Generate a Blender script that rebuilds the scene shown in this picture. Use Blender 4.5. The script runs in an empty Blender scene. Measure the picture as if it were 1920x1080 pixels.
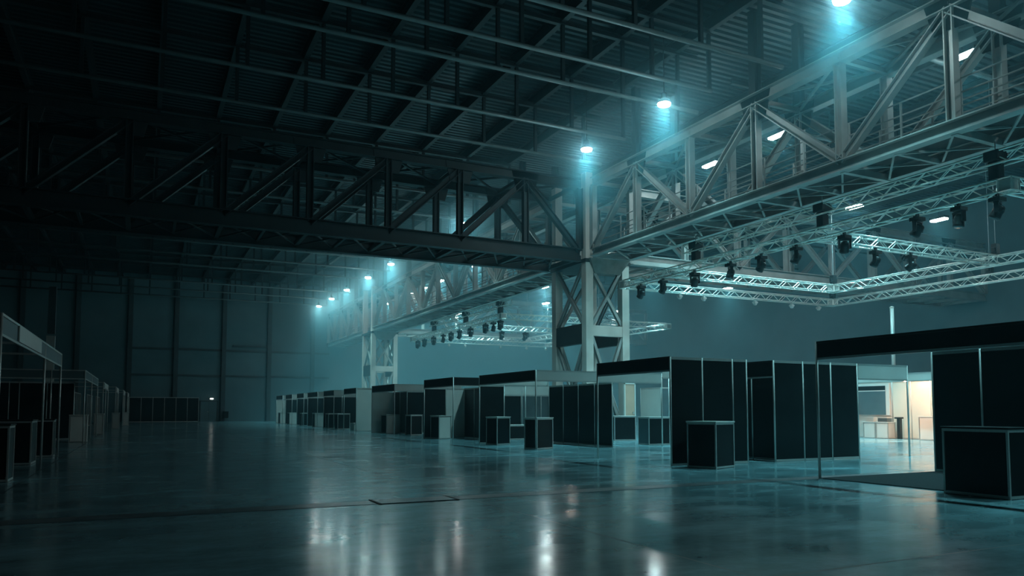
import bpy, math, random
from mathutils import Vector, Matrix
random.seed(7)
SC = bpy.context.scene
COL = SC.collection
R = math.radians

# ------------------------------------------------------------------ materials
def mat(name, col, rough=0.5, metal=0.0, var=0.25, scale=3.0, bump=0.0, spec=0.5):
    m = bpy.data.materials.new(name); m.use_nodes = True
    nt = m.node_tree; b = nt.nodes['Principled BSDF']
    b.inputs['Roughness'].default_value = rough
    b.inputs['Metallic'].default_value = metal
    b.inputs['Specular IOR Level'].default_value = spec
    tc = nt.nodes.new('ShaderNodeTexCoord')
    n = nt.nodes.new('ShaderNodeTexNoise'); n.inputs['Scale'].default_value = scale
    n.inputs['Detail'].default_value = 5
    nt.links.new(tc.outputs['Object'], n.inputs['Vector'])
    r = nt.nodes.new('ShaderNodeValToRGB')
    r.color_ramp.elements[0].position = 0.3; r.color_ramp.elements[1].position = 0.7
    c = Vector(col)
    r.color_ramp.elements[0].color = (*(c * (1 - var)), 1)
    r.color_ramp.elements[1].color = (*[min(1, v) for v in c * (1 + var * 0.6)], 1)
    nt.links.new(n.outputs['Fac'], r.inputs['Fac'])
    nt.links.new(r.outputs['Color'], b.inputs['Base Color'])
    if bump:
        bp = nt.nodes.new('ShaderNodeBump'); bp.inputs['Strength'].default_value = bump
        nt.links.new(n.outputs['Fac'], bp.inputs['Height'])
        nt.links.new(bp.outputs['Normal'], b.inputs['Normal'])
    return m

def emis(name, col, s):
    m = bpy.data.materials.new(name); m.use_nodes = True
    nt = m.node_tree; nt.nodes.clear()
    o = nt.nodes.new('ShaderNodeOutputMaterial'); e = nt.nodes.new('ShaderNodeEmission')
    e.inputs['Color'].default_value = (*col, 1); e.inputs['Strength'].default_value = s
    nt.links.new(e.outputs[0], o.inputs[0]); return m

M = {}
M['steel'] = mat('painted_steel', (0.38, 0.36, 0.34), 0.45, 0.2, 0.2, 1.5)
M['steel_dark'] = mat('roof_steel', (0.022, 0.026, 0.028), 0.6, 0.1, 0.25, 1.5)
M['pipe'] = mat('galvanised_pipe', (0.10, 0.115, 0.115), 0.5, 0.1, 0.2, 2.0)
M['column'] = mat('pale_column_paint', (0.66, 0.56, 0.50), 0.55, 0.0, 0.15, 1.2)
M['rust'] = mat('bracket_paint', (0.24, 0.21, 0.19), 0.6, 0.0, 0.25, 3)
M['alu'] = mat('booth_aluminium', (0.60, 0.56, 0.53), 0.35, 0.35, 0.1, 4)
M['truss'] = mat('truss_aluminium', (0.92, 0.85, 0.79), 0.28, 0.5, 0.1, 6)
M['black'] = mat('black_panel', (0.011, 0.013, 0.014), 0.42, 0.0, 0.3, 2.0, spec=0.22)
M['grey'] = mat('slate_grey_board', (0.10, 0.13, 0.14), 0.5, 0.0, 0.15, 2.0)
M['white'] = mat('white_panel', (0.76, 0.69, 0.64), 0.4, 0.0, 0.07, 1.5)
M['cream'] = mat('cream_panel', (0.74, 0.66, 0.56), 0.5, 0.0, 0.05, 1.5)
M['wood'] = mat('beige_door', (0.66, 0.40, 0.29), 0.55, 0.0, 0.15, 2.0)
M['carpet'] = mat('dark_carpet', (0.035, 0.04, 0.042), 0.95, 0.0, 0.4, 60, 0.3, spec=0.1)
M['blackmetal'] = mat('black_fixture', (0.012, 0.013, 0.014), 0.4, 0.1, 0.3, 8)
M['glass'] = mat('fixture_lens', (0.05, 0.06, 0.07), 0.08, 0.0, 0.1, 2)
M['screen'] = mat('grey_screen', (0.09, 0.13, 0.145), 0.25, 0.0, 0.1, 2)
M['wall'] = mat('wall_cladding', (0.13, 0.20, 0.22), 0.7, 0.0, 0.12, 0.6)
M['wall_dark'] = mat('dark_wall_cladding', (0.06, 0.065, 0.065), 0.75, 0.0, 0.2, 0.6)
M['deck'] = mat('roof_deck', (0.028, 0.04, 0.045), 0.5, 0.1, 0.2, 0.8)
M['pilaster'] = mat('wall_frame_paint', (0.07, 0.08, 0.085), 0.6, 0.0, 0.2, 1.5)
M['duct'] = mat('duct_cover', (0.13, 0.155, 0.165), 0.3, 0.0, 0.35, 3)
M['chain'] = mat('chain_steel', (0.45, 0.46, 0.46), 0.4, 0.5, 0.1, 9)
M['lamp'] = emis('lamp_glow', (0.80, 0.98, 1.0), 90)
M['tube'] = emis('lit_rail_glow', (1.0, 0.93, 0.82), 6)  # brightness of a lit rail made emissive, for the added strip
M['exit'] = emis('door_lamp_glow', (0.85, 1.0, 0.95), 4)
M['led'] = emis('fixture_led', (0.85, 0.97, 1.0), 8)

def floor_mat():
    m = bpy.data.materials.new('polished_concrete'); m.use_nodes = True
    nt = m.node_tree; b = nt.nodes['Principled BSDF']; L = nt.links.new
    tc = nt.nodes.new('ShaderNodeTexCoord')
    def noise(sc, det, stretch=(1, 1, 1)):
        mp = nt.nodes.new('ShaderNodeMapping'); mp.inputs['Scale'].default_value = stretch
        n = nt.nodes.new('ShaderNodeTexNoise'); n.inputs['Scale'].default_value = sc
        n.inputs['Detail'].default_value = det; n.inputs['Roughness'].default_value = 0.6
        L(tc.outputs['Object'], mp.inputs[0]); L(mp.outputs[0], n.inputs['Vector']); return n.outputs['Fac']
    def math_(op, a, bb=None, cc=None):
        n = nt.nodes.new('ShaderNodeMath'); n.operation = op
        for i, v in enumerate((a, bb, cc)):
            if v is None: continue
            if isinstance(v, (int, float)): n.inputs[i].default_value = v
            else: L(v, n.inputs[i])
        return n.outputs[0]
    def ramp(f, a, c, pa=0.0, pc=1.0):
        r = nt.nodes.new('ShaderNodeMapRange')
        r.inputs['From Min'].default_value = pa; r.inputs['From Max'].default_value = pc
        r.inputs['To Min'].default_value = a; r.inputs['To Max'].default_value = c
        L(f, r.inputs['Value']); return r.outputs[0]
    big = noise(0.35, 6, (1, 0.7, 1)); med = noise(1.7, 8, (0.45, 1.0, 1)); fine = noise(14, 4)
    sep = nt.nodes.new('ShaderNodeSeparateXYZ'); L(tc.outputs['Object'], sep.inputs[0])
    def joint(o, off, per, w):
        a = math_('SUBTRACT', o, off); a = math_('DIVIDE', a, per); a = math_('FRACT', math_('ADD', a, 100.5))
        a = math_('ABSOLUTE', math_('SUBTRACT', a, 0.5)); a = math_('MULTIPLY', a, per)
        return math_('LESS_THAN', a, w)
    j = math_('MAXIMUM', joint(sep.outputs['X'], 4.15, 6.0, 0.012), joint(sep.outputs['Y'], 4.25, 6.0, 0.012))
    v = math_('MULTIPLY', ramp(big, 0.55, 1.15, 0.3, 0.7), ramp(med, 0.62, 1.1, 0.32, 0.66))
    v = math_('MULTIPLY', v, ramp(fine, 0.92, 1.06, 0.3, 0.7))
    v = math_('MULTIPLY', v, math_('SUBTRACT', 1.0, math_('MULTIPLY', j, 0.7)))
    mix = nt.nodes.new('ShaderNodeMix'); mix.data_type = 'RGBA'; mix.blend_type = 'MULTIPLY'
    mix.inputs['Factor'].default_value = 1.0
    mix.inputs['A'].default_value = (0.25, 0.42, 0.46, 1)
    cmb = nt.nodes.new('ShaderNodeCombineColor')
    for i in range(3): L(v, cmb.inputs[i])
    L(cmb.outputs[0], mix.inputs['B']); L(mix.outputs['Result'], b.inputs['Base Color'])
    rr = math_('ADD', ramp(med, 0.03, 0.13, 0.3, 0.7), ramp(big, 0.07, 0.12, 0.3, 0.7))
    L(math_('ADD', rr, math_('MULTIPLY', j, 0.4)), b.inputs['Roughness'])
    b.inputs['Specular IOR Level'].default_value = 0.55
    bp = nt.nodes.new('ShaderNodeBump'); bp.inputs['Strength'].default_value = 0.06; bp.inputs['Distance'].default_value = 0.02
    L(noise(2.2, 3), bp.inputs['Height']); L(bp.outputs['Normal'], b.inputs['Normal'])
    return m
M['floor'] = floor_mat()

# ------------------------------------------------------------------ mesh builder
class MB:
    def __init__(s): s.v = []; s.f = []
    def hexa(s, pts):
        i = len(s.v); s.v += [tuple(p) for p in pts]
        for q in ((0, 3, 2, 1), (4, 5, 6, 7), (0, 1, 5, 4), (1, 2, 6, 5), (2, 3, 7, 6), (3, 0, 4, 7)):
            s.f.append(tuple(i + k for k in q))
        return s
    def box(s, x0, x1, y0, y1, z0, z1):
        return s.hexa([(x0, y0, z0), (x1, y0, z0), (x1, y1, z0), (x0, y1, z0), (x0, y0, z1), (x1, y0, z1), (x1, y1, z1), (x0, y1, z1)])
    def frame(s, p, q, up):
        p, q = Vector(p), Vector(q); d = (q - p).normalized(); up = Vector(up)
        if abs(d.dot(up)) > 0.98: up = Vector((0, 1, 0)) if abs(d.y) < 0.9 else Vector((1, 0, 0))
        a = d.cross(up).normalized(); b = a.cross(d).normalized(); return p, q, a, b
    def bar(s, p, q, w, h, up=(0, 0, 1), oa=0.0, ob=0.0):
        p, q, a, b = s.frame(p, q, up); o = a * oa + b * ob; w /= 2; h /= 2
        return s.hexa([p + o - a * w - b * h, p + o + a * w - b * h, p + o + a * w + b * h, p + o - a * w + b * h,
                       q + o - a * w - b * h, q + o + a * w - b * h, q + o + a * w + b * h, q + o - a * w + b * h])
    def ibeam(s, p, q, w, h, up=(0, 0, 1), tf=0.03, tw=0.02):
        s.bar(p, q, tw, h - 2 * tf, up)
        s.bar(p, q, w, tf, up, 0, (h - tf) / 2); s.bar(p, q, w, tf, up, 0, -(h - tf) / 2); return s
    def tube(s, p, q, r, n=8, r2=None):
        p, q, a, b = s.frame(p, q, (0, 0, 1)); r2 = r if r2 is None else r2; i = len(s.v)
        for k in range(n):
            t = 2 * math.pi * k / n; s.v.append(tuple(p + a * r * math.cos(t) + b * r * math.sin(t)))
        for k in range(n):
            t = 2 * math.pi * k / n; s.v.append(tuple(q + a * r2 * math.cos(t) + b * r2 * math.sin(t)))
        for k in range(n):
            s.f.append((i + k, i + (k + 1) % n, i + n + (k + 1) % n, i + n + k))
        s.f.append(tuple(i + k for k in reversed(range(n)))); s.f.append(tuple(i + n + k for k in range(n))); return s
    def lathe(s, c, prof, n=14, axis=(0, 0, 1)):
        ax = Vector(axis).normalized(); t = Vector((1, 0, 0)) if abs(ax.x) < 0.9 else Vector((0, 1, 0))
        a = ax.cross(t).normalized(); b = ax.cross(a).normalized(); c = Vector(c); i = len(s.v); m = len(prof)
        for (r, z) in prof:
            for k in range(n):
                th = 2 * math.pi * k / n; s.v.append(tuple(c + ax * z + a * r * math.cos(th) + b * r * math.sin(th)))
        for j in range(m - 1):
            for k in range(n):
                s.f.append((i + j * n + k, i + j * n + (k + 1) % n, i + (j + 1) * n + (k + 1) % n, i + (j + 1) * n + k))
        s.f.append(tuple(i + k for k in reversed(range(n)))); s.f.append(tuple(i + (m - 1) * n + k for k in range(n))); return s
    def build(s, name, m, parent=None, bevel=0.0, smooth=False):
        off = Vector((0, 0, 0))
        if parent is not None:
            off = Vector(parent['_w']) if '_w' in parent else off
        me = bpy.data.meshes.new(name)
        me.from_pydata([tuple(Vector(v) - off) for v in s.v], [], s.f); me.update()
        import bmesh
        bm = bmesh.new(); bm.from_mesh(me); bmesh.ops.recalc_face_normals(bm, faces=bm.faces); bm.to_mesh(me); bm.free()
        me.materials.append(M[m] if isinstance(m, str) else m)
        if smooth:
            for p in me.polygons: p.use_smooth = True
        o = bpy.data.objects.new(name, me); COL.objects.link(o)
        if parent is not None: o.parent = parent; o['_w'] = tuple(off)
        if bevel:
            b = o.modifiers.new('edge', 'BEVEL'); b.width = bevel; b.segments = 2; b.limit_method = 'ANGLE'
        return o

def tag(o, label=None, cat=None, group=None, kind=None):
    if label: o['label'] = label
    if cat: o['category'] = cat
    if group: o['group'] = group
    if kind: o['kind'] = kind
    return o
def thing(name, label, cat, loc, group=None, rz=0.0):
    o = bpy.data.objects.new(name, None); COL.objects.link(o); o.location = loc
    o.empty_display_size = 0.2; o['_w'] = tuple(loc); o.rotation_euler.z = rz
    return tag(o, label, cat, group)
def copy_tree(o, loc=None, rz=None, label=None, group=None, parent=None):
    c = o.copy(); COL.objects.link(c)
    if parent is not None: c.parent = parent
    if loc is not None: c.location = loc
    if rz is not None: c.rotation_euler.z = rz
    if label: c['label'] = label
    if group: c['group'] = group
    for ch in list(o.children): copy_tree(ch, parent=c)
    return c
def struct(name, mb, m, label=None, **k):
    o = mb.build(name, m, **k); o['kind'] = 'structure'
    if label: o['label'] = label
    return o

# ------------------------------------------------------------------ setting
XL, XR, Y0, Y1, ZR = -16.0, 50.0, -10.0, 86.0, 15.3
struct('floor', MB().box(XL, XR, Y0, Y1, -0.2, 0), 'floor', 'polished grey concrete hall floor with joints and stains')
struct('wall_far', MB().box(XL, XR, Y1, Y1 + 0.3, 0, ZR + 0.6), 'wall', 'grey clad end wall of the hall beyond the booths')
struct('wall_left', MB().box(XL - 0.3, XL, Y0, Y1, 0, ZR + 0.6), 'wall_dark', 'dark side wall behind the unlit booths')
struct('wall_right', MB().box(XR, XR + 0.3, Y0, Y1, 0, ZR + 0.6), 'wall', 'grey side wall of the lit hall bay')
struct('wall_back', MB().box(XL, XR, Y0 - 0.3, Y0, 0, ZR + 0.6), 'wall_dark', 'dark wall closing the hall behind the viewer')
# ribbed roof deck
mb = MB(); y = Y0; pit = 0.34; prof = []
while y < Y1:
    prof += [(y, ZR), (y + pit * 0.45, ZR), (y + pit * 0.55, ZR + 0.09), (y + pit * 0.9, ZR + 0.09)]; y += pit
for (yy, zz) in prof: mb.v += [(XL, yy, zz), (XR, yy, zz)]
for i in range(len(prof) - 1): mb.f.append((2 * i, 2 * i + 1, 2 * i + 3, 2 * i + 2))
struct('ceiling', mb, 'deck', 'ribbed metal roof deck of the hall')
# end wall pilasters and rails
n = 1
for x in (-10.7, -6.0, -1.33, 3.0, 7.7, 12.4, 17.1):
    struct('trim_%d' % n, MB().ibeam((x, Y1 - 0.16, 0), (x, Y1 - 0.16, ZR - 0.6), 0.42, 0.32, (0, 1, 0)), 'pilaster', 'dark steel upright on the end wall'); n += 1
for z in (4.85, 7.6):
    struct('trim_%d' % n, MB().box(-1.33, 19.0, Y1 - 0.12, Y1, z - 0.1, z + 0.1), 'pilaster', 'dark horizontal rail on the end wall'); n += 1
struct('trim_%d' % n, MB().box(8.6, 12.2, Y1 - 0.3, Y1 - 0.02, 8.05, 8.2), 'pilaster', 'short dark duct on the end wall'); n += 1
# door in the end wall
d = struct('door_1', MB().box(5.55, 7.15, Y1 - 0.07, Y1 - 0.02, 0.0, 2.1), 'wall', 'grey double door in the end wall under a small lamp')
d['_w'] = (0, 0, 0)
MB().box(5.45, 5.55, Y1 - 0.12, Y1, 0, 2.2).box(7.15, 7.25, Y1 - 0.12, Y1, 0, 2.2).box(5.45, 7.25, Y1 - 0.12, Y1, 2.1, 2.2).build('door_frame', 'pilaster', d)
MB().box(6.34, 6.36, Y1 - 0.08, Y1 - 0.06, 0, 2.1).build('door_gap', 'black', d)
MB().box(6.2, 6.3, Y1 - 0.11, Y1 - 0.06, 1.0, 1.05).build('door_handle', 'alu', d)
t = thing('door_lamp', 'small lit lamp above the grey door in the end wall', 'lamp', (6.6, Y1 - 0.1, 2.35))
MB().box(6.4, 6.8, Y1 - 0.1, Y1, 2.32, 2.5).build('housing', 'alu', t)
MB().box(6.45, 6.75, Y1 - 0.16, Y1 - 0.1, 2.34, 2.46).build('lens', 'exit', t)
t = thing('cable_box', 'small dark box fixed low on the end wall right of the door', 'box', (8.0, Y1 - 0.4, 0.5))
MB().box(7.75, 8.25, Y1 - 0.75, Y1 - 0.32, 0.35, 1.0).build('body', 'black', t, 0.02)
MB().box(7.73, 8.27, Y1 - 0.77, Y1 - 0.32, 1.0, 1.06).build('lid', 'black', t)
# floor duct across the aisle
struct('trim_%d' % n, MB().box(XL, 13.0, 9.78, 10.16, 0.0005, 0.004), 'duct', 'dark service duct strip across the aisle floor'); n += 1
t = thing('duct_cover', 'steel cover plate set in the duct strip across the aisle', 'cover plate', (3.4, 9.95, 0.004))
MB().box(2.85, 3.95, 9.74, 10.2, 0.004, 0.010).build('plate', 'duct', t)
MB().box(2.83, 2.87, 9.7, 10.24, 0.004, 0.013).box(3.93, 3.97, 9.7, 10.24, 0.004, 0.013).build('edge_strip', 'steel_dark', t)

# ------------------------------------------------------------------ roof structure
def roof_truss(y, x0, x1, label, posts, r=0.075, z=12.6):
    t = thing('roof_truss', label, 'roof truss', ((x0 + x1) / 2, y, z), 'roof trusses under the deck')
    MB().tube((x0, y, z), (x1, y, z), r, 8).build('bottom_chord', 'pipe', t, smooth=True)
    MB().ibeam((x0, y, 14.75), (x1, y, 14.75), 0.16, 0.2).build('top_chord', 'steel_dark', t)
    for x in posts:
        MB().bar((x, y, z), (x, y, 14.66), 0.12, 0.12).build('hanger_post', 'steel_dark', t)
    return t
PX_ = [-12.2 + 2.5 * k for k in range(13)]
ys_left = [-6.0, -1.5, 3.0, 7.4, 17.75, 20.25, 22.0, 25.6, 28.75, 36.5, 41.0, 45.5, 50.0, 54.5, 59.0, 63.5, 72.0, 77.0, 82.0]
ORD = ['first', 'second', 'third', 'fourth', 'fifth', 'sixth', 'seventh', 'eighth', 'ninth', 'tenth', 'eleventh', 'twelfth', 'thirteenth', 'fourteenth']
near = [y for y in ys_left if 10 < y < 30]
for y in ys_left:
    if y < 10: lab = 'dark roof truss above the viewer at the near end of the hall'
    elif y < 30: lab = '%s pipe-chord roof truss back from the far cross girder, over the dark aisle' % ORD[len(near) - 1 - near.index(y)]
    else:
        k = [q for q in ys_left if q > 30].index(y); lab = '%s pipe-chord roof truss beyond the dark cross girder at the big column' % ORD[k]
    x1 = 18.75 if y in (17.75, 22.0, 28.75) else 17.9
    roof_truss(y, XL + 0.2, x1, lab, [x for x in PX_ if x < 18])
for k, x in enumerate(PX_):
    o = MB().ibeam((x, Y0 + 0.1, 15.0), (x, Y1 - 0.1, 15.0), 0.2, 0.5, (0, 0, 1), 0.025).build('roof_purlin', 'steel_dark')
    tag(o, 'dark roof beam running the hall length, %s from the lit lattice bridge' % ORD[12 - k], 'roof beam', 'roof beams under the deck')
for k, x in enumerate((23.5, 27.5, 31.5, 35.5, 39.5, 43.5, 47.5)):
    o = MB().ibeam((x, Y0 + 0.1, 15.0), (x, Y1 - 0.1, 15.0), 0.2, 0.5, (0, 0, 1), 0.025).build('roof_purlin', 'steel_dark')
    tag(o, 'roof beam over the lit bay, %s beyond the lattice bridge' % ORD[k], 'roof beam', 'roof beams under the deck')
for k, y in enumerate((2.0, 9.0, 16.0, 23.0, 39.0, 46.0, 53.0, 60.0, 76.0)):
    roof_truss(y, 21.4, XR - 0.2, 'roof truss over the lit bay, %s from the near end' % ORD[k], (23.5, 31.5, 39.5), 0.09, 13.2)

# ------------------------------------------------------------------ lattice girders
ZB, ZT = 8.62, 12.0
def girder(label, P, us, bottoms, w, roofposts=(), walkway=True, name='lattice_girder', railings=True, pratt=None, m='steel', deep=0.36, zb=ZB):
    """P(u,v,z) maps local to world; us node positions; bottoms: node index -> True when the diagonals meet at the bottom"""
    root = thing(name, label, 'girder', P((us[0] + us[-1]) / 2, w / 2, zb), 'lattice girders')
    axv = Vector(P(1, 0, 0)) - Vector(P(0, 0, 0))
    lat = Vector(P(0, 1, 0)) - Vector(P(0, 0, 0))
    for v in (0, w):
        MB().ibeam(P(us[0], v, zb), P(us[-1], v, zb), 0.34, deep, (0, 0, 1), 0.035).build('bottom_chord', m, root)
        MB().ibeam(P(us[0], v, ZT), P(us[-1], v, ZT), 0.34, 0.40, (0, 0, 1), 0.035).build('top_chord', m, root)
        for i, u in enumerate(us):
            MB().ibeam(P(u, v, zb + deep / 2), P(u, v, ZT - 0.2), 0.26, 0.26, tuple(axv), 0.035).build('vertical_post', m, root)
        for i in range(len(us) - 1):
            a, b = us[i], us[i + 1]
            if pratt is None: lo, hi = (a, b) if bottoms[i] else (b, a)
            else: lo, hi = (a, b) if pratt[i] else (b, a)
            MB().ibeam(P(lo, v, zb + 0.15), P(hi, v, ZT - 0.18), 0.24, 0.25, tuple(axv), 0.035).build('diagonal_brace', m, root)
            g = MB().hexa([P(hi - 0.45, v - 0.03, ZT - 0.75), P(hi + 0.45, v - 0.03, ZT - 0.75), P(hi + 0.45, v + 0.03, ZT - 0.75), P(hi - 0.45, v + 0.03, ZT - 0.75),
                           P(hi - 0.7, v - 0.03, ZT + 0.18), P(hi + 0.7, v - 0.03, ZT + 0.18), P(hi + 0.7, v + 0.03, ZT + 0.18), P(hi - 0.7, v + 0.03, ZT + 0.18)])
            g.build('gusset_plate', 'steel_dark', root)
        for u in roofposts:
            MB().ibeam(P(u, v, ZT + 0.2), P(u, v, 15.2), 0.3, 0.3, tuple(lat), 0.03).build('roof_post', 'steel_dark', root)
    br = MB(); br2 = MB()
    for i, u in enumerate(us):
        br.bar(P(u, 0, zb - 0.1), P(u, w, zb - 0.1), 0.16, 0.2); br2.bar(P(u, 0, ZT), P(u, w, ZT), 0.14, 0.16)
        if i < len(us) - 1:
            m2 = (u + us[i + 1]) / 2
            br.bar(P(m2, 0, zb - 0.1), P(m2, w, zb - 0.1), 0.1, 0.14)
            br.bar(P(u, 0, zb - 0.12), P(m2, w, zb - 0.12), 0.06, 0.06); br.bar(P(m2, w, zb - 0.1), P(us[i + 1], 0, zb - 0.1), 0.06, 0.06)
            br.bar(P(u, w, zb - 0.16), P(m2, 0, zb - 0.16), 0.06, 0.06); br.bar(P(m2, 0, zb - 0.14), P(us[i + 1], w, zb - 0.14), 0.06, 0.06)
            br2.bar(P(u, 0, ZT), P(us[i + 1], w, ZT), 0.08, 0.08); br2.bar(P(u, w, ZT + .05), P(us[i + 1], 0, ZT + .05), 0.08, 0.08)
    br.build('floor_bracing', m, root); br2.build('top_bracing', m, root)
    if walkway:
        d = MB()
        a, b = us[0], us[-1]
        d.hexa([P(a, 0.3, zb + 0.14), P(b, 0.3, zb + 0.14), P(b, w - 0.3, zb + 0.14), P(a, w - 0.3, zb + 0.14),
                P(a, 0.3, zb + 0.19), P(b, 0.3, zb + 0.19), P(b, w - 0.3, zb + 0.19), P(a, w - 0.3, zb + 0.19)])
        d.build('walkway_deck', 'steel_dark', root)
        for v in (0.35, w - 0.35):
            rl = MB()
            for z in (0.45, 0.82, 1.2): rl.tube(P(a, v, zb + 0.19 + z), P(b, v, zb + 0.19 + z), 0.024, 6)
            rl.bar(P(a, v, zb + 0.27), P(b, v, zb + 0.27), 0.01, 0.14)
            rr = rl.build('railing', m, root)
            nn = int((b - a) / 1.75)
            for k in range(nn + 1):
                u = a + (b - a) * k / nn
                MB().bar(P(u, v, zb + 0.19), P(u, v, zb + 1.39), 0.05, 0.05).build('railing_post', m, rr)
    return root
GX = 18.85; GW = 2.1
PY = lambda u, v, z: (GX + v, u, z)
usn = [-5.4 + 3.5 * k for k in range(11)]           # ..., 12.1, 15.6, 19.1, 22.6, 26.1, 29.6
usn = [round(u, 2) for u in usn]
# diagonals meet at the bottom at 29.6, 22.6, 15.6
bt = [((10 - i) % 2 == 0) for i in range(10)]
girder('lit steel lattice bridge with walkway overhead at right, near side of the big column', PY, usn, bt, GW,
       [usn[9], usn[7], usn[5], usn[3]], name='lattice_bridge')
usf = [33.6 + 33.4 * k / 10 for k in range(11)]
girder('steel lattice bridge with walkway running from the big column to the far column', PY, usf, [(i % 2 == 0) for i in range(10)], GW,
       [usf[1], usf[3], usf[5], usf[7], usf[9]], name='lattice_bridge')
use = [70.4 + 3.1 * k for k in range(6)]
girder('last short steel lattice bridge between the far column and the end wall', PY, use, [(i % 2 == 0) for i in range(5)], GW, [use[1], use[3]], name='lattice_bridge')
# cross girders over the dark side
PXL = lambda yb: (lambda u, v, z: (u, yb + v, z))
usx = [round(-13.7 + 3.25 * k, 2) for k in range(10)] + [18.45]
pr = [True] * 9 + [False]
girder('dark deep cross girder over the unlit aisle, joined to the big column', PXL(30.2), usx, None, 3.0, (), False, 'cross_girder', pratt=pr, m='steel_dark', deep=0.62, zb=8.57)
usr = [21.4] + [round(21.2 + 3.55 * k, 2) for k in range(1, 9)]
girder('hazy cross girder over the lit bay, right of the big column behind the trusses', PXL(30.2), usr, [(i % 2 == 0) for i in range(8)], 3.0, (), False, 'cross_girder', deep=0.5)
girder('hazy cross girder over the lit bay beside the far column', PXL(67.3), usr, [(i % 2 == 0) for i in range(8)], 3.0, (), False, 'cross_girder', deep=0.5)

# ------------------------------------------------------------------ lattice columns
def column(yb, label):
    x0, x1, y0, y1 = GX - 0.18, GX + GW + 0.18, yb, yb + 3.3
    root = thing('steel_column', label, 'column', ((x0 + x1) / 2, (y0 + y1) / 2, 0), 'lattice columns')
    lw = 0.40
    for (xa, ya) in ((x0, y0), (x1 - lw, y0), (x0, y1 - lw), (x1 - lw, y1 - lw)):
        MB().box(xa, xa + lw, ya, ya + lw, 0, 8.4 if xa > x0 else 12.6).build('leg', 'column', root)
    for z0, z1 in ((4.75, 5.25),):
        MB().box(x0 + lw, x1 - lw, y0 + .02, y0 + 0.3, z0, z1).build('batten_plate', 'column', root)
        MB().box(x0 + lw, x1 - lw, y1 - 0.3, y1 - .02, z0, z1).build('batten_plate', 'column', root)
    for xx in (x0 + .02, x1 - 0.3):
        MB().box(xx, xx + 0.28, y0 + lw, y1 - lw, 4.4, 5.35).build('batten_plate', 'steel_dark', root)
    for yy in (y0 + 0.12, y1 - 0.12):
        for za, zb in ((0.15, 4.7), (5.3, 8.0)):
            MB().ibeam((x0 + lw, yy, za), (x1 - lw, yy, zb), 0.14, 0.16, (0, 1, 0), 0.025).build('x_brace', 'steel', root)
            MB().ibeam((x0 + lw, yy + 0.02, zb), (x1 - lw, yy + 0.02, za), 0.14, 0.16, (0, 1, 0), 0.025).build('x_brace', 'steel', root)
    for xx in (x0 + 0.12, x1 - 0.12):
        for za, zb in ((0.15, 4.4), (5.35, 8.2)):
            MB().ibeam((xx, y0 + lw, za), (xx, y1 - lw, zb), 0.14, 0.16, (1, 0, 0), 0.025).build('x_brace', 'steel', root)
            MB().ibeam((xx + .02, y0 + lw, zb), (xx + .02, y1 - lw, za), 0.14, 0.16, (1, 0, 0), 0.025).build('x_brace', 'steel', root)
    # tapered bracket under the bridge
    b = MB().hexa([(x0 + 0.5, y0 - 0.02, 7.75), (x1 - 0.55, y0 - 0.02, 7.75), (x1 - 0.55, y0 + 0.5, 7.75), (x0 + 0.5, y0 + 0.5, 7.75),
                   (x0 + 0.1, y0 - 0.25, 8.42), (x1 - 0.1, y0 - 0.25, 8.42), (x1 - 0.1, y0 + 0.6, 8.42), (x0 + 0.1, y0 + 0.6, 8.42)])
    b.build('bracket', 'rust', root)
    MB().box(x0 - 0.05, x1 + 0.05, y0 - 0.05, y1 + 0.05, 8.25, 8.42).build('cap_plate', 'steel_dark', root)
    MB().box(x0 - 0.1, x1 + 0.1, y0 - 0.1, y1 + 0.1, 0, 0.06).build('base_plate', 'steel_dark', root)
    return root
column(30.0, 'big pale lattice column standing among the booths, nearer of the two')
column(67.0, 'far pale lattice column standing near the end wall')

# ------------------------------------------------------------------ high bay lamps
LC = (0.25, 0.84, 0.96)
E1 = 5600
def lamp(x, y, z, label, e, group, size=(0.5, 0.5), top=14.7, spot=104, col=LC, glow='lamp'):
    t = thing('high_bay_lamp', label, 'lamp', (x, y, z), group)
    a, b = size
    (MB().lathe((x, y, z), [(a * .5, 0.02), (a * .46, 0.08), (a * .22, 0.2), (a * .2, 0.38), (a * .1, 0.42)], 16) if a == b else
     MB().box(x - a * .5, x + a * .5, y - b * .52, y + b * .52, z + 0.02, z + 0.14)).build('housing', 'steel_dark', t)
    (MB().lathe((x, y, z), [(a * .36, 0.03), (a * .46, 0.01), (a * .42, -0.05), (a * .2, -0.09)], 16) if a == b else
     MB().box(x - a * .38, x + a * .38, y - b * .48, y + b * .48, z - 0.05, z + 0.03)).build('lens', glow, t)
    MB().tube((x, y, z + 0.14), (x, y, top), 0.02, 6).build('hanger_rod', 'steel_dark', t)
    l = bpy.data.lights.new('lamp_beam', 'SPOT'); l.energy = e; l.color = col; l.spot_size = R(spot); l.spot_blend = 0.9; l.shadow_soft_size = 0.25
    lo = bpy.data.objects.new('lamp_beam', l); COL.objects.link(lo); lo.parent = t; lo.location = (0, 0, -0.06)
    l = bpy.data.lights.new('lamp_spill', 'POINT'); l.energy = e * 0.013; l.color = col; l.shadow_soft_size = 0.3
    lo = bpy.data.objects.new('lamp_spill', l); COL.objects.link(lo); lo.parent = t; lo.location = (0, 0, -0.35)
    return t
row1 = [-1.0, 6.2, 13.27, 20.77, 25.91, 39.6, 53.2, 59.5, 66.6, 72.6, 78.5]
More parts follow.
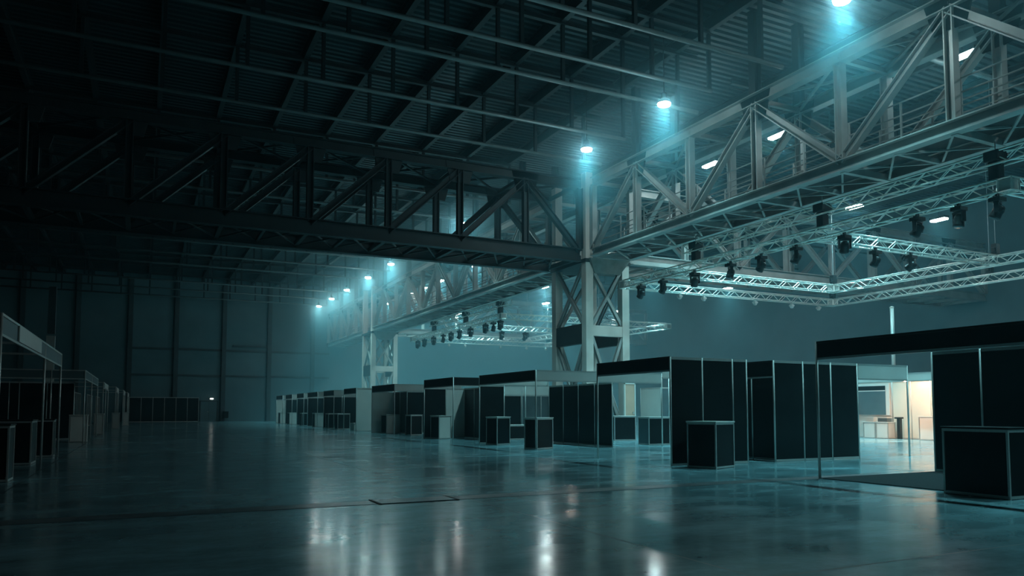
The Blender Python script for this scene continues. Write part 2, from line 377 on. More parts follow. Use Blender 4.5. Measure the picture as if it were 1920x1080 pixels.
vis = {13.27: 'lit high bay lamp left of the lattice bridge, cut by the top edge of view',
       20.77: 'brightest lit high bay lamp left of the lattice bridge, under the ribbed deck',
       25.91: 'lit high bay lamp hanging just before the big column',
       53.2: 'lit high bay lamp nearest beyond the cross girder', 59.5: 'second lit high bay lamp beyond the cross girder',
       66.6: 'third lit high bay lamp beyond the cross girder', 72.6: 'fourth lit high bay lamp beyond the cross girder',
       78.5: 'farthest lit high bay lamp by the end wall'}
for k, y in enumerate(row1):
    lamp(16.2, y, 12.0, vis.get(y, 'lit high bay lamp hidden behind girders or above the viewer'), E1 if y > 8 else E1 * 1.35, 'aisle row of high bay lamps', spot=98)
row2 = [5.4, 15.04, 23.04, 27.28, 38.7, 47.3, 55.4, 63.4, 67.9, 72.0, 79.5]
for k, y in enumerate(row2):
    lamp(24.0, y, 12.92, {15.04: 'long lit lamp seen through the lattice bridge at upper right', 23.04: 'lit lamp seen through the middle of the lattice bridge', 27.28: 'small lit lamp seen through the lattice bridge beside a diagonal'}.get(y, 'lit lamp in the row behind the lattice bridge, %s from the near end' % ORD[k]),
         E1 * 0.8, 'row of lamps behind the lattice bridge', (0.35, 0.95), 15.0)
for k, (x, y) in enumerate(((30.5, 24.6), (36.5, 24.4), (28.0, 23.8), (33.5, 12.0), (42, 10.0), (33, 44), (42, 46), (33, 60), (42, 62), (36, 76), (45, 76), (28.5, 52), (28.5, 70))):
    lamp(x, y, 11.0, {0: 'lit lamp between the two front truss lines of the lit bay', 1: 'lit lamp above the back truss corner in the lit bay', 2: 'lit lamp just over the high front truss'}.get(k, 'lit roof lamp deep in the hazy bay, %s of its row' % ORD[k]),
         E1 * 0.55, 'roof lamps over the lit bay', (0.4, 0.8), 15.0)

# ------------------------------------------------------------------ lighting trusses
def box_truss(p, q, label, s=0.34, step=0.45):
    p, q = Vector(p), Vector(q)
    t = thing('lighting_truss', label, 'truss', tuple((p + q) / 2), 'aluminium lighting trusses')
    d = (q - p).normalized(); a = Vector((-d.y, d.x, 0)); u = Vector((0, 0, 1)); h = s / 2
    cs = [a * h + u * h, -a * h + u * h, -a * h - u * h, a * h - u * h]
    for c in cs: MB().tube(p + c, q + c, 0.03, 6).build('chord', 'truss', t, smooth=True)
    L = (q - p).length; n = max(2, round(L / step)); lc = MB()
    for j in range(4):
        c0, c1 = cs[j], cs[(j + 1) % 4]
        for k in range(n):
            A = p + d * (L * k / n); B = p + d * (L * (k + 1) / n)
            if (k + j) % 2: lc.tube(A + c0, B + c1, 0.016, 4)
            else: lc.tube(A + c1, B + c0, 0.016, 4)
        lc.tube(p + c0, p + c1, 0.014, 4); lc.tube(q + c0, q + c1, 0.014, 4)
    lc.build('lacing', 'truss', t)
    return t
def corner(x, y, z, label):
    t = thing('truss_corner', label, 'truss corner', (x, y, z), 'truss corner blocks'); s = 0.17; m = MB()
    for a in (-s, s):
        for b in (-s, s):
            m.tube((x + a, y + b, z - s), (x + a, y + b, z + s), 0.024, 6); m.tube((x + a, y - s, z + b), (x + a, y + s, z + b), 0.024, 6)
            m.tube((x - s, y + a, z + b), (x + s, y + a, z + b), 0.024, 6)
    m.build('frame', 'truss', t)
    MB().box(x - 0.15, x + 0.15, y - 0.15, y + 0.15, z - 0.14, z + 0.14).build('coupling_block', 'alu', t)
    return t
def head(loc, label, group, pan, tilt):
    t = thing('moving_head_light', label, 'stage light', loc, group); w = t['_w']; t['_w'] = (0, 0, 0)
    tt = t
    MB().box(-0.05, 0.05, -0.03, 0.03, -0.07, 0.06).box(-0.16, 0.16, -0.02, 0.02, -0.09, -0.06).build('clamp', 'blackmetal', tt)
    MB().box(-0.17, 0.17, -0.15, 0.15, -0.20, -0.085).build('base', 'blackmetal', tt, 0.015)
    rz = Matrix.Rotation(R(pan), 4, 'Z'); yk = MB()
    def rb(x0, x1, y0, y1, z0, z1):
        yk.hexa([rz @ Vector(c) for c in ((x0, y0, z0), (x1, y0, z0), (x1, y1, z0), (x0, y1, z0), (x0, y0, z1), (x1, y0, z1), (x1, y1, z1), (x0, y1, z1))])
    rb(-0.2, -0.15, -0.06, 0.06, -0.52, -0.2); rb(0.15, 0.2, -0.06, 0.06, -0.52, -0.2); rb(-0.2, 0.2, -0.07, 0.07, -0.25, -0.2)
    yk.build('yoke', 'blackmetal', tt, 0.01)
    ax = rz @ Vector((0, math.sin(R(tilt)), -math.cos(R(tilt))))
    h = MB().lathe((0, 0, -0.45), [(0.08, -0.17), (0.13, -0.13), (0.15, -0.02), (0.135, 0.04), (0.15, 0.14), (0.145, 0.2)], 14, ax).build('head', 'blackmetal', tt, smooth=True)
    MB().lathe((0, 0, -0.45), [(0.12, 0.185), (0.125, 0.205), (0.1, 0.22), (0.05, 0.228)], 14, ax).build('lens', 'glass', h)
    return t
def hoist(x, y, z, top, label, group='chain hoists', body=0.42):
    """z: top of the truss it carries"""
    t = thing('chain_hoist', label, 'chain hoist', (x, y, z), group)
    MB().tube((x, y, z + 0.1 + body), (x, y, top), 0.012, 5).build('chain', 'chain', t)
    MB().box(x - 0.13, x + 0.13, y - 0.11, y + 0.11, z + 0.1, z + 0.1 + body).box(x - 0.2, x + 0.2, y - 0.07, y + 0.07, z + 0.18, z + 0.36).build('motor', 'blackmetal', t, 0.02)
    MB().tube((x, y, z - 0.05), (x, y, z + 0.1), 0.03, 6).build('hook', 'blackmetal', t)
    return t

def truss_bay(dy, xr, nm, X0=20.25, full=True):
    z = 7.14
    bay = nm
    S = {}
    yN, yF = 11.6 + dy, 29.1 + dy
    yi, yn = 25.7 + dy, 17.9 + dy
    xi = xr - 3.9
    box_truss((X0, yN + .2, z), (X0, yF - .2, z), 'long front lighting truss hung with black stage lights, %s' % bay)
    box_truss((X0 + .2, yF, z), (xr - .2, yF, z), 'outermost cross truss at the back of the rig, %s' % bay)
    box_truss((xr, yN + .2, z), (xr, yF - .2, z), 'outermost side truss of the rig away from the bridge, %s' % bay)
    box_truss((X0 + .2, yi, z), (xi - .2, yi, z), 'inner back cross truss of the rig, %s' % bay)
    box_truss((xi, yN + .2, z), (xi, yi - .2, z), 'inner side truss of the rig, %s' % bay)
    box_truss((X0 + .2, yn, z), (xi - .2, yn, z), 'cross truss through the middle of the rig, %s' % bay)
    box_truss((X0 + .2, yN, z), (xr - .2, yN, z), 'nearest cross truss closing the rig, %s' % bay)
    box_truss((X0, 10.6 + dy, 7.92), (X0, 24.6 + dy, 7.92), 'upper lighting truss just above the long front truss, %s' % bay)
    for (cx, cy, w) in ((X0, yN, 'front near'), (X0, yF, 'front back'), (xr, yF, 'outer back'), (xr, yN, 'outer near'), (xi, yi, 'inner back')):
        corner(cx, cy, z, 'truss corner block at the %s corner of the rig, %s' % (w, bay))
    gh = 'stage lights under the front truss'
    for k, (hy, pan, tilt) in enumerate(((11.9, 20, 30), (12.95, 70, 10), (14.2, 10, 35), (16.75, -30, 25), (18.75, 40, 30), (20.4, 15, 35), (22.0, 60, 20), (24.1, -20, 30), (26.2, 30, 25), (27.8, 10, 40))):
        head((X0, hy + dy, z - 0.18), 'black stage light under the front truss, %s along, %s' % (ORD[k], bay), gh, pan, tilt)
    for k, (hx) in enumerate((23.2, 25.1)):
        head((hx, yn, z - 0.18), 'black stage light under the middle cross truss, %s the bridge, %s' % (('nearer', 'farther from')[k], bay), 'stage lights under the cross truss', 25, 30 + 20 * k)
    for k, (hx) in enumerate((23.5, 25.0, 28.4, 31.0, 33.0)):
        tag(MB().box(hx - .1, hx + .1, yF - .1, yF + .1, z - .38, z - .30).lathe((hx, yF, z - .32), [(0.06, -.16), (0.1, -.1), (0.1, .04), (0.04, .08)], 8).box(hx - .02, hx + .02, yF - .02, yF + .02, z - .3, z - .15).build('par_lamp', 'alu'),
            'small pale par lamp under the back cross truss, %s along it, %s' % (ORD[k], bay), 'stage light', 'par lamps under the back truss')
    for k, hy in enumerate((11.9, 17.6, 24.0)):
        t = thing('chain_hoist', 'tall black hoist between upper and front trusses, %s along, %s' % (ORD[k], bay), 'chain hoist', (X0, hy + dy, 7.3), 'hoists between the two front trusses')
        y_ = hy + dy
        MB().box(X0 - 0.15, X0 + 0.15, y_ - 0.13, y_ + 0.13, 7.34, 7.9).build('chain_bag', 'blackmetal', t, 0.02)
        MB().box(X0 - 0.24, X0 + 0.24, y_ - 0.2, y_ + 0.2, 7.84, 8.12).build('motor', 'blackmetal', t, 0.03)
        MB().tube((X0, y_, 8.12), (X0, y_, 8.4), 0.015, 5).build('chain', 'chain', t)
    for k, (hx, hy, w) in enumerate(((xi, yn, 'inner truss beside the middle cross truss'), (xi, yi, 'inner back truss corner'), (xr, yF, 'outer back truss corner'), (xr, 20.5 + dy, 'outer side truss'))):
        hoist(hx, hy, z + 0.16, 14.6, 'black chain hoist on the %s, %s' % (w, bay))
truss_bay(0.0, 34.1, 'near bay')
truss_bay(30.9, 33.2, 'bay beyond the column')

# ------------------------------------------------------------------ booths
def booth(label, loc, walls=(), fascias=(), posts=(), group='shell scheme booths in the lit row', h=2.5, fz=0.34, name='exhibition_booth', beams=()):
    """walls: (xa,ya,xb,yb,colour,n[,top]); fascias: (xa,ya,xb,yb,colour)"""
    t = thing(name, label, 'booth', loc, group)
    for w in walls:
        xa, ya, xb, yb, c, nn = w[:6]; top = w[6] if len(w) > 6 else h
        A, B = Vector((xa, ya, 0)), Vector((xb, yb, 0)); d = (B - A)
        for k in range(nn):
            p, q = A + d * (k / nn), A + d * ((k + 1) / nn); e = d.normalized() * 0.022
            zc = (0.05 + top - 0.05) / 2
            MB().bar(p + e + Vector((0, 0, zc)), q - e + Vector((0, 0, zc)), 0.012, top - 0.1).build('wall_panel', c, t)
            MB().bar(p + e + Vector((0, 0, top - 0.03)), q - e + Vector((0, 0, top - 0.03)), 0.035, 0.06).build('top_rail', 'alu', t)
            MB().bar(p + e + Vector((0, 0, 0.03)), q - e + Vector((0, 0, 0.03)), 0.035, 0.05).build('bottom_rail', 'alu', t)
        for k in range(nn + 1):
            p = A + d * (k / nn); MB().tube(p, p + Vector((0, 0, top)), 0.022, 8).build('post', 'alu', t, smooth=True)
    for (xa, ya, xb, yb, c) in fascias:
        z = h - fz / 2
        MB().bar((xa, ya, z), (xb, yb, z), 0.014, fz - 0.08).build('fascia_board', c, t)
        MB().bar((xa, ya, h - 0.02), (xb, yb, h - 0.02), 0.036, 0.04).build('fascia_rail', 'alu' if c != 'black' else 'blackmetal', t)
        MB().bar((xa, ya, h - fz + 0.02), (xb, yb, h - fz + 0.02), 0.036, 0.04).build('fascia_rail', 'alu', t)
    for (x, y) in posts:
        MB().tube((x, y, 0), (x, y, h), 0.024, 8).build('post', 'alu', t, smooth=True)
    for (xa, ya, xb, yb) in beams:
        MB().bar((xa, ya, h - 0.03), (xb, yb, h - 0.03), 0.036, 0.05).build('ceiling_beam', 'alu', t)
    return t
def counter(x, y, rz, label, w=1.0, d=0.5, h=1.0, panel='black', side=None, group='display counters', top='white', shelf=False, name='display_counter'):
    """origin at the corner nearest the viewer; w along local +x, d along local +y"""
    t = thing(name, label, 'counter', (x, y, 0), group); t.rotation_euler.z = rz; t['_w'] = (0, 0, 0)
    side = side or panel; e = 0.03
    for (px, py) in ((0, 0), (w, 0), (w, d), (0, d)):
        MB().box(px - e / 2, px + e / 2, py - e / 2, py + e / 2, 0, h - 0.03).build('post', 'alu', t)
    for (x0, x1, yy) in ((e, w - e, 0), (e, w - e, d)):
        MB().box(x0, x1, yy - 0.006, yy + 0.006, 0.05, h - 0.07).build('panel', panel, t)
        for za, zb in ((0.01, 0.05), (h - 0.07, h - 0.03)):
            MB().box(x0 - e / 2, x1 + e / 2, yy - 0.014, yy + 0.014, za, zb).build('rail', 'alu', t)
    for xx in (0, w):
        MB().box(xx - 0.006, xx + 0.006, e, d - e, 0.05, h - 0.07).build('panel', side, t)
        for za, zb in ((0.01, 0.05), (h - 0.07, h - 0.03)):
            MB().box(xx - 0.014, xx + 0.014, e / 2, d - e / 2, za, zb).build('rail', 'alu', t)
    MB().box(-0.03, w + 0.03, -0.03, d + 0.03, h - 0.03, h).build('counter_top', top, t, 0.006)
    return t

# --- lit row, nearest first
booth('nearest black booth at right edge with long black fascia and thin corner pole', (12.7, 7.4, 0),
      walls=[(14.42, 9.9, 14.42, 4.0, 'black', 6, 2.42)],
      fascias=[(11.1, 9.86, 11.1, 3.9, 'black')], posts=[(11.1, 9.86), (11.1, 3.9)], beams=[(11.1, 3.9, 14.42, 3.9)])
t = thing('carpet', 'dark carpet laid in the nearest black booth', 'carpet', (12.7, 7, 0))
MB().box(11.12, 14.36, 3.9, 9.86, 0.001, 0.012).build('carpet_pile', 'carpet', t)
MB().box(11.09, 11.12, 3.9, 9.86, 0.001, 0.013).build('edge_tape', 'carpet', t)
counter(10.79, 6.34, R(-1), 'large black counter in the right foreground before the nearest booth', 0.55, 0.94, 1.0, top='black')
booth('open black booth with black side wall and counter before it, second along the row', (11.5, 14.9, 0),
      walls=[(10.55, 13.43, 12.35, 13.43, 'black', 2, 2.43), (12.35, 13.43, 12.78, 13.43, 'black', 1, 2.43)], fascias=[(10.55, 16.42, 10.55, 13.43, 'black')], posts=[(10.55, 16.42)],
      beams=[(12.7, 13.43, 12.7, 16.42), (10.55, 16.42, 12.7, 16.42)], h=2.44)
counter(10.83, 12.31, R(20), 'black counter with pale frame against the black side wall of the second booth', 0.78, 0.66, 1.0, top='white')
# block behind the second booth
booth('black walled booth block right of the second booth, white beam at its end', (15.2, 14.5, 0),
      walls=[(13.65, 13.43, 16.55, 13.43, 'black', 3, 2.44), (13.95, 13.5, 13.95, 16.4, 'black', 3, 2.1)],
      fascias=[(13.65, 13.43, 13.65, 16.4, 'black'), (16.6, 13.43, 18.5, 13.43, 'white')], posts=[(13.65, 16.4), (18.5, 13.43)], h=2.44, fz=0.42)
t = thing('glow_strip', 'added glowing strip standing in for a lit white rail beyond the black booth block', 'lamp', (15.8, 15.4, 2.5))
MB().box(15.75, 15.85, 14.9, 15.9, 2.50, 2.545).build('tube', 'tube', t)  # added glowing piece in place of a brightly lit rail behind, no real lamp
MB().box(15.74, 15.86, 14.85, 15.95, 2.46, 2.50).build('strip_base', 'alu', t)
MB().box(15.78, 15.82, 14.9, 14.94, 2.2, 2.46).box(15.78, 15.82, 15.86, 15.9, 2.2, 2.46).box(15.78, 15.82, 14.9, 15.9, 2.2, 2.24).build('bracket', 'alu', t)
# third
booth('booth with black front fascia, white side fascia and black back wall, third along the row', (12.5, 23, 0),
      walls=[(14.0, 20.9, 14.0, 25.2, 'black', 4, 2.16), (11.1, 25.25, 12.1, 25.25, 'black', 1, 2.16)],
      fascias=[(11.1, 25.25, 11.1, 20.85, 'black'), (11.1, 20.85, 16.0, 20.85, 'white'), (11.1, 25.25, 14.0, 25.25, 'white')],
      posts=[(11.1, 20.85), (11.1, 25.25), (16.0, 20.85)], fz=0.36, beams=[(14.0, 20.9, 14.0, 25.2)])
counter(11.25, 24.05, R(18), 'black counter at the left pole of the third booth', 0.62, 0.55, 1.0)
counter(11.12, 20.82, R(22), 'black counter with pale frame at the right pole of the third booth', 0.78, 0.5, 1.0)
counter(13.6, 28.0, R(5), 'low dark table with white top seen through the third booth', 1.0, 0.5, 0.62, name='low_table')
# fourth
booth('booth with black fascia on two sides and pale inner wall, fourth along the row', (12.4, 29.3, 0),
      walls=[(11.0, 31.0, 12.0, 31.0, 'black', 1, 2.2), (12.0, 31.0, 12.9, 31.0, 'white', 1, 2.2), (12.9, 31.0, 12.9, 27.7, 'black', 3, 2.2)],
      fascias=[(11.0, 31.0, 11.0, 27.6, 'black'), (11.0, 27.6, 14.2, 27.6, 'black')], posts=[(11.0, 27.6), (11.0, 31.0), (14.2, 27.6)], h=2.53, fz=0.36)
counter(11.35, 30.1, R(15), 'counter with black front and white side before the fourth booth', 0.62, 0.6, 1.0, panel='white', side='black')
# fifth
booth('booth with black front fascia, grey side fascia and black inner walls, fifth along the row', (12.5, 37.3, 0),
      walls=[(11.0, 39.3, 12.2, 39.3, 'white', 1, 2.2), (12.2, 39.3, 12.2, 37.0, 'black', 2, 2.2), (12.2, 37.0, 15.2, 37.0, 'black', 3, 2.2)],
      fascias=[(11.0, 39.3, 11.0, 35.3, 'black'), (11.0, 35.3, 14.5, 35.3, 'white')], posts=[(11.0, 35.3), (11.0, 39.3), (14.5, 35.3)], h=2.5, fz=0.36)
counter(11.45, 38.1, R(10), 'counter with black side and white front inside the fifth booth', 0.8, 0.6, 1.0, panel='white', side='black')
counter(11.75, 35.0, R(12), 'small black counter with pale frame under the grey side fascia', 0.62, 0.5, 1.0)
# sixth
booth('booth with tall white side wall and pale rail, sixth along the row', (12.2, 44, 0),
      walls=[(11.0, 42.6, 13.0, 42.6, 'white', 2, 2.5), (12.6, 45.4, 12.6, 42.7, 'black', 3, 2.1)],
      fascias=[(11.0, 45.5, 11.0, 42.6, 'black')], posts=[(11.0, 45.5)], h=2.5, beams=[(11.0, 45.5, 12.6, 45.5)])
counter(11.3, 44.2, R(5), 'low white bench table inside the sixth booth', 0.8, 0.6, 0.45, panel='white', name='low_table')
far = [(48.2, 51.2, 'seventh'), (53.2, 56.7, 'eighth'), (58.2, 61.0, 'ninth'), (63.2, 66.2, 'tenth'), (67.8, 71.2, 'eleventh')]
for i, (a, b, w) in enumerate(far):
    booth('small far booth with dark front fascia and white side fascia, %s along the row' % w, (12.4, (a + b) / 2, 0),
          walls=[(13.5, b, 13.5, a, 'black', 3, 2.15), (11.0, b, 13.5, b, 'black' if i < 4 else 'white', 2, 2.15)],
          fascias=[(11.0, b, 11.0, a, 'grey'), (11.0, a, 13.9, a, 'white')], posts=[(11.0, a), (11.0, b), (13.9, a)], h=2.5, fz=0.36, beams=[(12.2, a, 12.2, b)])
for (x, y, p, lab) in ((11.05, 49.9, 'black', 'left of two small dark counters before the seventh booth'), (11.2, 47.9, 'black', 'right of two small dark counters before the seventh booth'),
                       (11.0, 54.0, 'white', 'small white counter before the eighth booth'), (11.1, 59.3, 'black', 'small dark counter before the ninth booth'),
                       (11.0, 64.3, 'white', 'tiny white counter before the tenth booth'), (11.0, 69.0, 'white', 'tiny white counter before the eleventh booth')):
    counter(x, y, R(8), lab, 0.8, 0.5, 1.0, panel=p, side=p if p == 'black' else 'black')
# second aisle, behind the lit row
booth('white booth seen through the third booth, behind the lit row', (17, 33, 0),
      walls=[(15.6, 34.6, 17.55, 34.6, 'black', 2, 2.0), (17.55, 34.6, 19.9, 34.6, 'grey', 2, 2.0)], fascias=[(14.6, 33.0, 19.0, 33.0, 'white')],
      posts=[(14.6, 33.0), (16.8, 33.0), (18.35, 33.0), (19.0, 33.0)], group='booths behind the lit row', h=2.44, fz=0.5)
booth('white framed booth with grey panel beside the big column, seen through the second booth', (22.4, 27.8, 0),
      walls=[(21.9, 28.6, 25.4, 28.6, 'grey', 3, 2.3), (21.9, 28.6, 21.9, 30.2, 'white', 1, 2.3)], fascias=[(21.5, 27.5, 25.4, 27.5, 'white')], posts=[(21.5, 27.5), (25.4, 27.5), (23.4, 27.5)], group='booths behind the lit row', h=2.75, fz=0.3)
counter(17.05, 25.3, R(-6), 'dark counter with white rim left of the doorway seen through the second booth', 0.95, 0.5, 1.0, group='display counters behind the lit row')
counter(16.0, 21.6, R(0), 'shelf counter with dark side and white frame seen through the second booth', 0.9, 0.6, 1.0, side='grey', group='display counters behind the lit row')
t = thing('door_panel', 'beige door leaf standing open beside the big column', 'door', (20.7, 29.4, 0))
MB().box(20.42, 20.96, 29.4, 29.45, 0.0, 2.45).build('leaf', 'wood', t)
MB().box(20.37, 20.43, 29.38, 29.47, 0, 2.5).box(20.95, 21.01, 29.38, 29.47, 0, 2.5).box(20.37, 21.01, 29.38, 29.47, 2.45, 2.52).build('jamb', 'white', t)
MB().box(20.85, 20.91, 29.36, 29.4, 1.05, 1.15).build('handle', 'alu', t)
# white beam frame crossing behind the second booth
booth('white beamed booth frame behind the second booth, open on all sides', (15.6, 21.0, 0),
      fascias=[(14.3, 18.6, 18.2, 18.6, 'white')], posts=[(18.2, 18.6)], group='booths behind the lit row', h=2.5, fz=0.3)
# warm lit booth
wb = booth('warm lit cream booth seen between the black block and the nearest booth', (29.2, 20.5, 0),
      walls=[(29.3, 24.1, 29.3, 22.0, 'white', 1, 2.5), (29.3, 22.0, 29.3, 16.7, 'cream', 6, 2.5), (29.3, 24.1, 28.0, 24.1, 'white', 1, 2.5)],
      fascias=[(28.0, 24.1, 28.0, 16.7, 'white')], posts=[(28.0, 16.7)], group='booths behind the lit row', h=2.75, fz=0.36)
t = thing('display_screen', 'large grey screen in a white frame on the cream booth wall', 'screen', (29.2, 23.0, 1.0))
MB().box(29.2, 29.27, 22.08, 24.0, 1.0, 2.4).build('frame', 'white', t)
MB().box(29.19, 29.2, 22.26, 24.0, 1.02, 2.3).build('panel', 'screen', t)
MB().box(29.18, 29.19, 22.26, 24.0, 2.06, 2.1).build('rail', 'white', t)
MB().box(29.185, 29.19, 22.26, 24.0, 2.1, 2.28).build('top_strip', 'black', t)
counter(28.65, 22.98, R(-90), 'left white cupboard counter under the grey screen', 0.58, 0.45, 0.72, panel='white', group='white counters in the warm booth')
counter(28.65, 22.35, R(-90), 'right white cupboard counter under the grey screen', 0.58, 0.45, 0.72, panel='white', group='white counters in the warm booth')
counter(28.75, 20.4, R(-90), 'white cupboard counter beside the nearest booth wall, against cream panels', 1.05, 0.45, 0.98, panel='white', group='white counters in the warm booth')
for k, (yy, lab) in enumerate(((22.95, 'white cardboard box on the left white cupboard counter'), (22.3, 'grey box on the right white cupboard counter'))):
    t = thing('box', lab, 'box', (28.9, yy - 0.2, 0.72))
    MB().box(28.7, 29.02, yy - 0.45, yy, 0.72, 0.90).build('body', 'white' if k == 0 else 'grey', t, 0.01)
    MB().box(28.69, 29.03, yy - 0.46, yy + 0.01, 0.88, 0.92).build('lid', 'white', t)
t = thing('litter_bin', 'slim dark bin stand against the cream booth wall', 'bin', (28.95, 21.45, 0))
MB().box(28.88, 29.04, 21.38, 21.52, 0, 0.86).build('stand', 'blackmetal', t, 0.01)
MB().box(28.84, 29.08, 21.33, 21.6, 0.86, 0.93).build('head', 'blackmetal', t, 0.01)
t = thing('mast', 'tall thin pale mast rising behind the nearest black fascia', 'mast', (33.0, 24.65, 0))
MB().tube((33.0, 24.65, 0.03), (33.0, 24.65, 6.25), 0.09, 10).build('pole', 'steel', t, smooth=True)
MB().box(32.7, 33.3, 24.35, 24.95, 0, 0.04).build('foot', 'steel', t)
MB().lathe((33.0, 24.65, 6.25), [(0.1, 0), (0.1, 0.05), (0.03, 0.08)], 10).build('cap', 'column', t)

# --- dark row
g2 = 'shell scheme booths in the dark row'
b = booth('nearest dark-row booth with grey fascia and a white name board', (-3.6, 18.8, 0),
      walls=[(-4.9, 13.9, -4.9, 23.4, 'black', 9, 2.6)], fascias=[(-2.0, 13.85, -2.0, 23.4, 'grey')],
      posts=[(-2.0, 13.85), (-2.0, 19.7), (-2.0, 23.4)], group=g2, h=2.75, fz=0.36, beams=[(-4.9, 19.7, -2.0, 19.7), (-4.9, 23.4, -2.0, 23.4)])
MB().box(-1.985, -1.965, 15.55, 18.75, 2.44, 2.72).build('name_board', 'white', b)
b = booth('second dark-row booth with grey fascia round its corner', (-3.8, 37, 0),
      walls=[(-6.5, 36.5, -2.6, 36.5, 'black', 4, 2.4), (-4.9, 36.5, -4.9, 42.0, 'black', 5, 2.4)],
      fascias=[(-2.0, 32.9, -2.0, 41.9, 'grey'), (-7.5, 32.9, -2.0, 32.9, 'grey')], posts=[(-2.0, 32.9), (-2.0, 37.2), (-2.0, 41.9), (-3.1, 32.9), (-7.5, 32.9)], group=g2, h=2.76, fz=0.36)
for i, (a, bb, fx, w) in enumerate(((46.5, 53.0, -1.95, 'third'), (55.5, 62.0, -1.6, 'fourth'), (64.5, 71.0, -1.35, 'fifth'), (73.5, 80.0, -1.2, 'sixth'))):
    b = booth('%s dark-row booth with pale name board, small in the distance' % w, (fx - 1.4, (a + bb) / 2, 0),
          walls=[(fx - 2.4, a, fx - 2.4, bb, 'black', 5, 2.4)], fascias=[(fx, a, fx, bb, 'grey')],
          posts=[(fx, a), (fx, (a + bb) / 2), (fx, bb)], group=g2, h=2.76, fz=0.36, beams=[(fx - 2.4, a, fx, a)])
    MB().box(fx + .015, fx + .035, a + 1.0, bb - 1.2, 2.45, 2.72).build('name_board', 'white', b)
gc = 'display counters in the dark row'
counter(-3.06, 15.5, R(0), 'black counter with pale edge frame cut by the left picture edge', 1.0, 0.6, 1.0, group=gc, top='black')
counter(-3.5, 20.15, R(0), 'wide black counter at the middle pole of the nearest dark-row booth', 1.25, 0.9, 1.02, group=gc, top='black')
counter(-2.75, 23.2, R(0), 'narrow black counter at the end pole of the nearest dark-row booth', 0.65, 0.5, 1.0, group=gc, top='black')
counter(-2.49, 33.3, R(0), 'white counter at the corner of the second dark-row booth', 0.58, 0.5, 1.05, panel='white', group=gc)
counter(-2.15, 43.0, R(0), 'small white counter at the far end of the second dark-row booth', 0.4, 0.5, 1.05, panel='white', group=gc)
counter(-1.75, 55.0, R(0), 'tiny white counter before the third dark-row booth', 0.42, 0.5, 1.05, panel='white', group=gc)
counter(-1.35, 66.0, R(0), 'farthest tiny white counter in the dark row', 0.4, 0.5, 1.05, panel='white', group=gc)
t = thing('banner_pillar', 'tall narrow pale banner pillar behind the nearest dark-row booth', 'banner', (-4.0, 41.5, 0))
MB().box(-4.18, -3.82, 41.4, 41.6, 0.05, 4.75).build('lower_panel', 'white', t)
MB().box(-4.15, -3.83, 41.42, 41.58, 4.85, 7.1).build('upper_panel', 'grey', t)
MB().box(-4.4, -3.6, 41.1, 41.9, 0, 0.05).build('base', 'steel_dark', t)
booth('long low black partition of six panels before the end wall by the door', (2.2, 84, 0),
      walls=[(-1.2, 84.0, 5.2, 84.0, 'black', 6, 2.5)], group='partitions by the end wall', name='partition', h=2.5)

# warm strip lamp fixed behind the fascia of the cream booth
MB().box(28.02, 28.10, 16.9, 23.9, 2.47, 2.52).build('strip_lamp', 'alu', wb)
l = bpy.data.lights.new('warm_strip', 'AREA'); l.shape = 'RECTANGLE'; l.size = 7.0; l.size_y = 0.08; l.energy = 150; l.color = (1.0, 0.62, 0.38)
lo = bpy.data.objects.new('warm_strip', l); COL.objects.link(lo); lo.parent = wb
lo.location = (28.07 - 29.2, 20.4 - 20.5, 2.46); lo.rotation_euler = Matrix(((0, -0.92, -0.39), (1, 0, 0), (0, -0.39, 0.92))).to_euler()
lo.rotation_euler = Vector((0.42, 0, -0.9)).to_track_quat('-Z', 'X').to_euler()

# ------------------------------------------------------------------ haze
hz = bpy.data.materials.new('theatre_haze'); hz.use_nodes = True
nt = hz.node_tree; nt.nodes.clear()
o = nt.nodes.new('ShaderNodeOutputMaterial'); v = nt.nodes.new('ShaderNodeVolumeScatter')
v.inputs['Color'].default_value = (0.40, 0.86, 1.0, 1); v.inputs['Density'].default_value = 0.004; v.inputs['Anisotropy'].default_value = 0.72
def hm(op, *a):
    n = nt.nodes.new('ShaderNodeMath'); n.operation = op
    for i, q in enumerate(a):
        if isinstance(q, (int, float)): n.inputs[i].default_value = q
        else: nt.links.new(q, n.inputs[i])
    return n.outputs[0]
def hsmooth(q, a, b):
    n = nt.nodes.new('ShaderNodeMapRange'); n.interpolation_type = 'SMOOTHSTEP'
    n.inputs['From Min'].default_value = a; n.inputs['From Max'].default_value = b
    nt.links.new(q, n.inputs['Value']); return n.outputs[0]
tc = nt.nodes.new('ShaderNodeTexCoord'); sx = nt.nodes.new('ShaderNodeSeparateXYZ'); nt.links.new(tc.outputs['Object'], sx.inputs[0])
X_, Y_, Z_ = sx.outputs
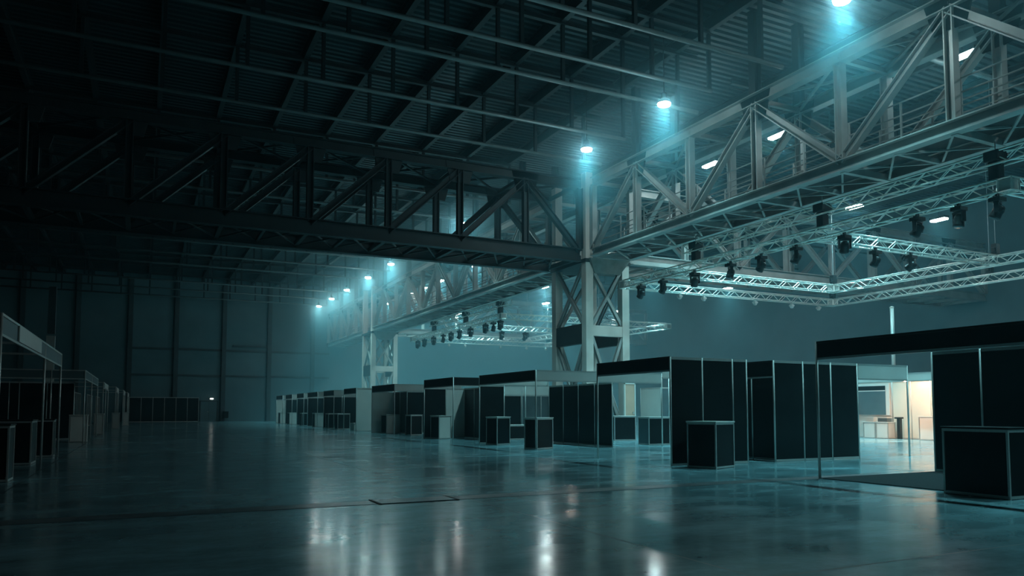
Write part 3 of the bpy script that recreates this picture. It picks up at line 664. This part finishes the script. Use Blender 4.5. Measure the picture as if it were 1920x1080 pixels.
far_ = hm('MULTIPLY', hsmooth(Y_, 24, 72), hsmooth(X_, 5.0, 18.0))
dx_ = hm('SUBTRACT', X_, 16.2); dz_ = hm('SUBTRACT', Z_, 11.7)
near_ = hm('EXPONENT', hm('MULTIPLY', hm('ADD', hm('MULTIPLY', dx_, dx_), hm('MULTIPLY', dz_, dz_)), -0.2))
dens = hm('ADD', hm('ADD', 0.0014, hm('MULTIPLY', far_, 0.020)), hm('ADD', hm('MULTIPLY', near_, 0.055), hm('MULTIPLY', hsmooth(X_, 20.0, 30.0), 0.003)))
nt.links.new(dens, v.inputs['Density'])
nt.links.new(v.outputs[0], o.inputs['Volume'])
ho = MB().box(XL + 0.02, XR - 0.02, Y0 + 0.02, Y1 - 0.02, 0.02, ZR - 0.02).build('haze', hz)
tag(ho, 'thin blue haze filling the hall air', 'haze', kind='stuff')

# ------------------------------------------------------------------ camera, world, render
th = math.atan(90 / 1405.0); ph = math.atan(693 / 1405.0 * math.cos(th))
cam = bpy.data.cameras.new('camera'); cam.sensor_width = 36; cam.lens = 1405.0 / 1920 * 36
cam.shift_y = (678 - 540) / 1920.0; cam.clip_end = 500
co = bpy.data.objects.new('camera', cam); COL.objects.link(co)
co.location = (0, 0, 1.25); co.rotation_euler = (math.pi / 2 + th, 0, -ph); SC.camera = co
w = bpy.data.worlds.new('world'); SC.world = w; w.use_nodes = True
w.node_tree.nodes['Background'].inputs[0].default_value = (0.0, 0.004, 0.006, 1)
SC.view_settings.view_transform = 'Standard'; SC.view_settings.look = 'None'
SC.view_settings.exposure = 0.15; SC.view_settings.gamma = 1.0; SC.view_settings.use_curve_mapping = False
cy = SC.cycles
cy.use_denoising = True; cy.denoiser = 'OPENIMAGEDENOISE'
cy.max_bounces = 6; cy.diffuse_bounces = 3; cy.glossy_bounces = 3; cy.volume_bounces = 1; cy.transmission_bounces = 2
cy.sample_clamp_indirect = 4.0; cy.use_adaptive_sampling = False
for o in bpy.data.objects:
    if '_w' in o: del o['_w']
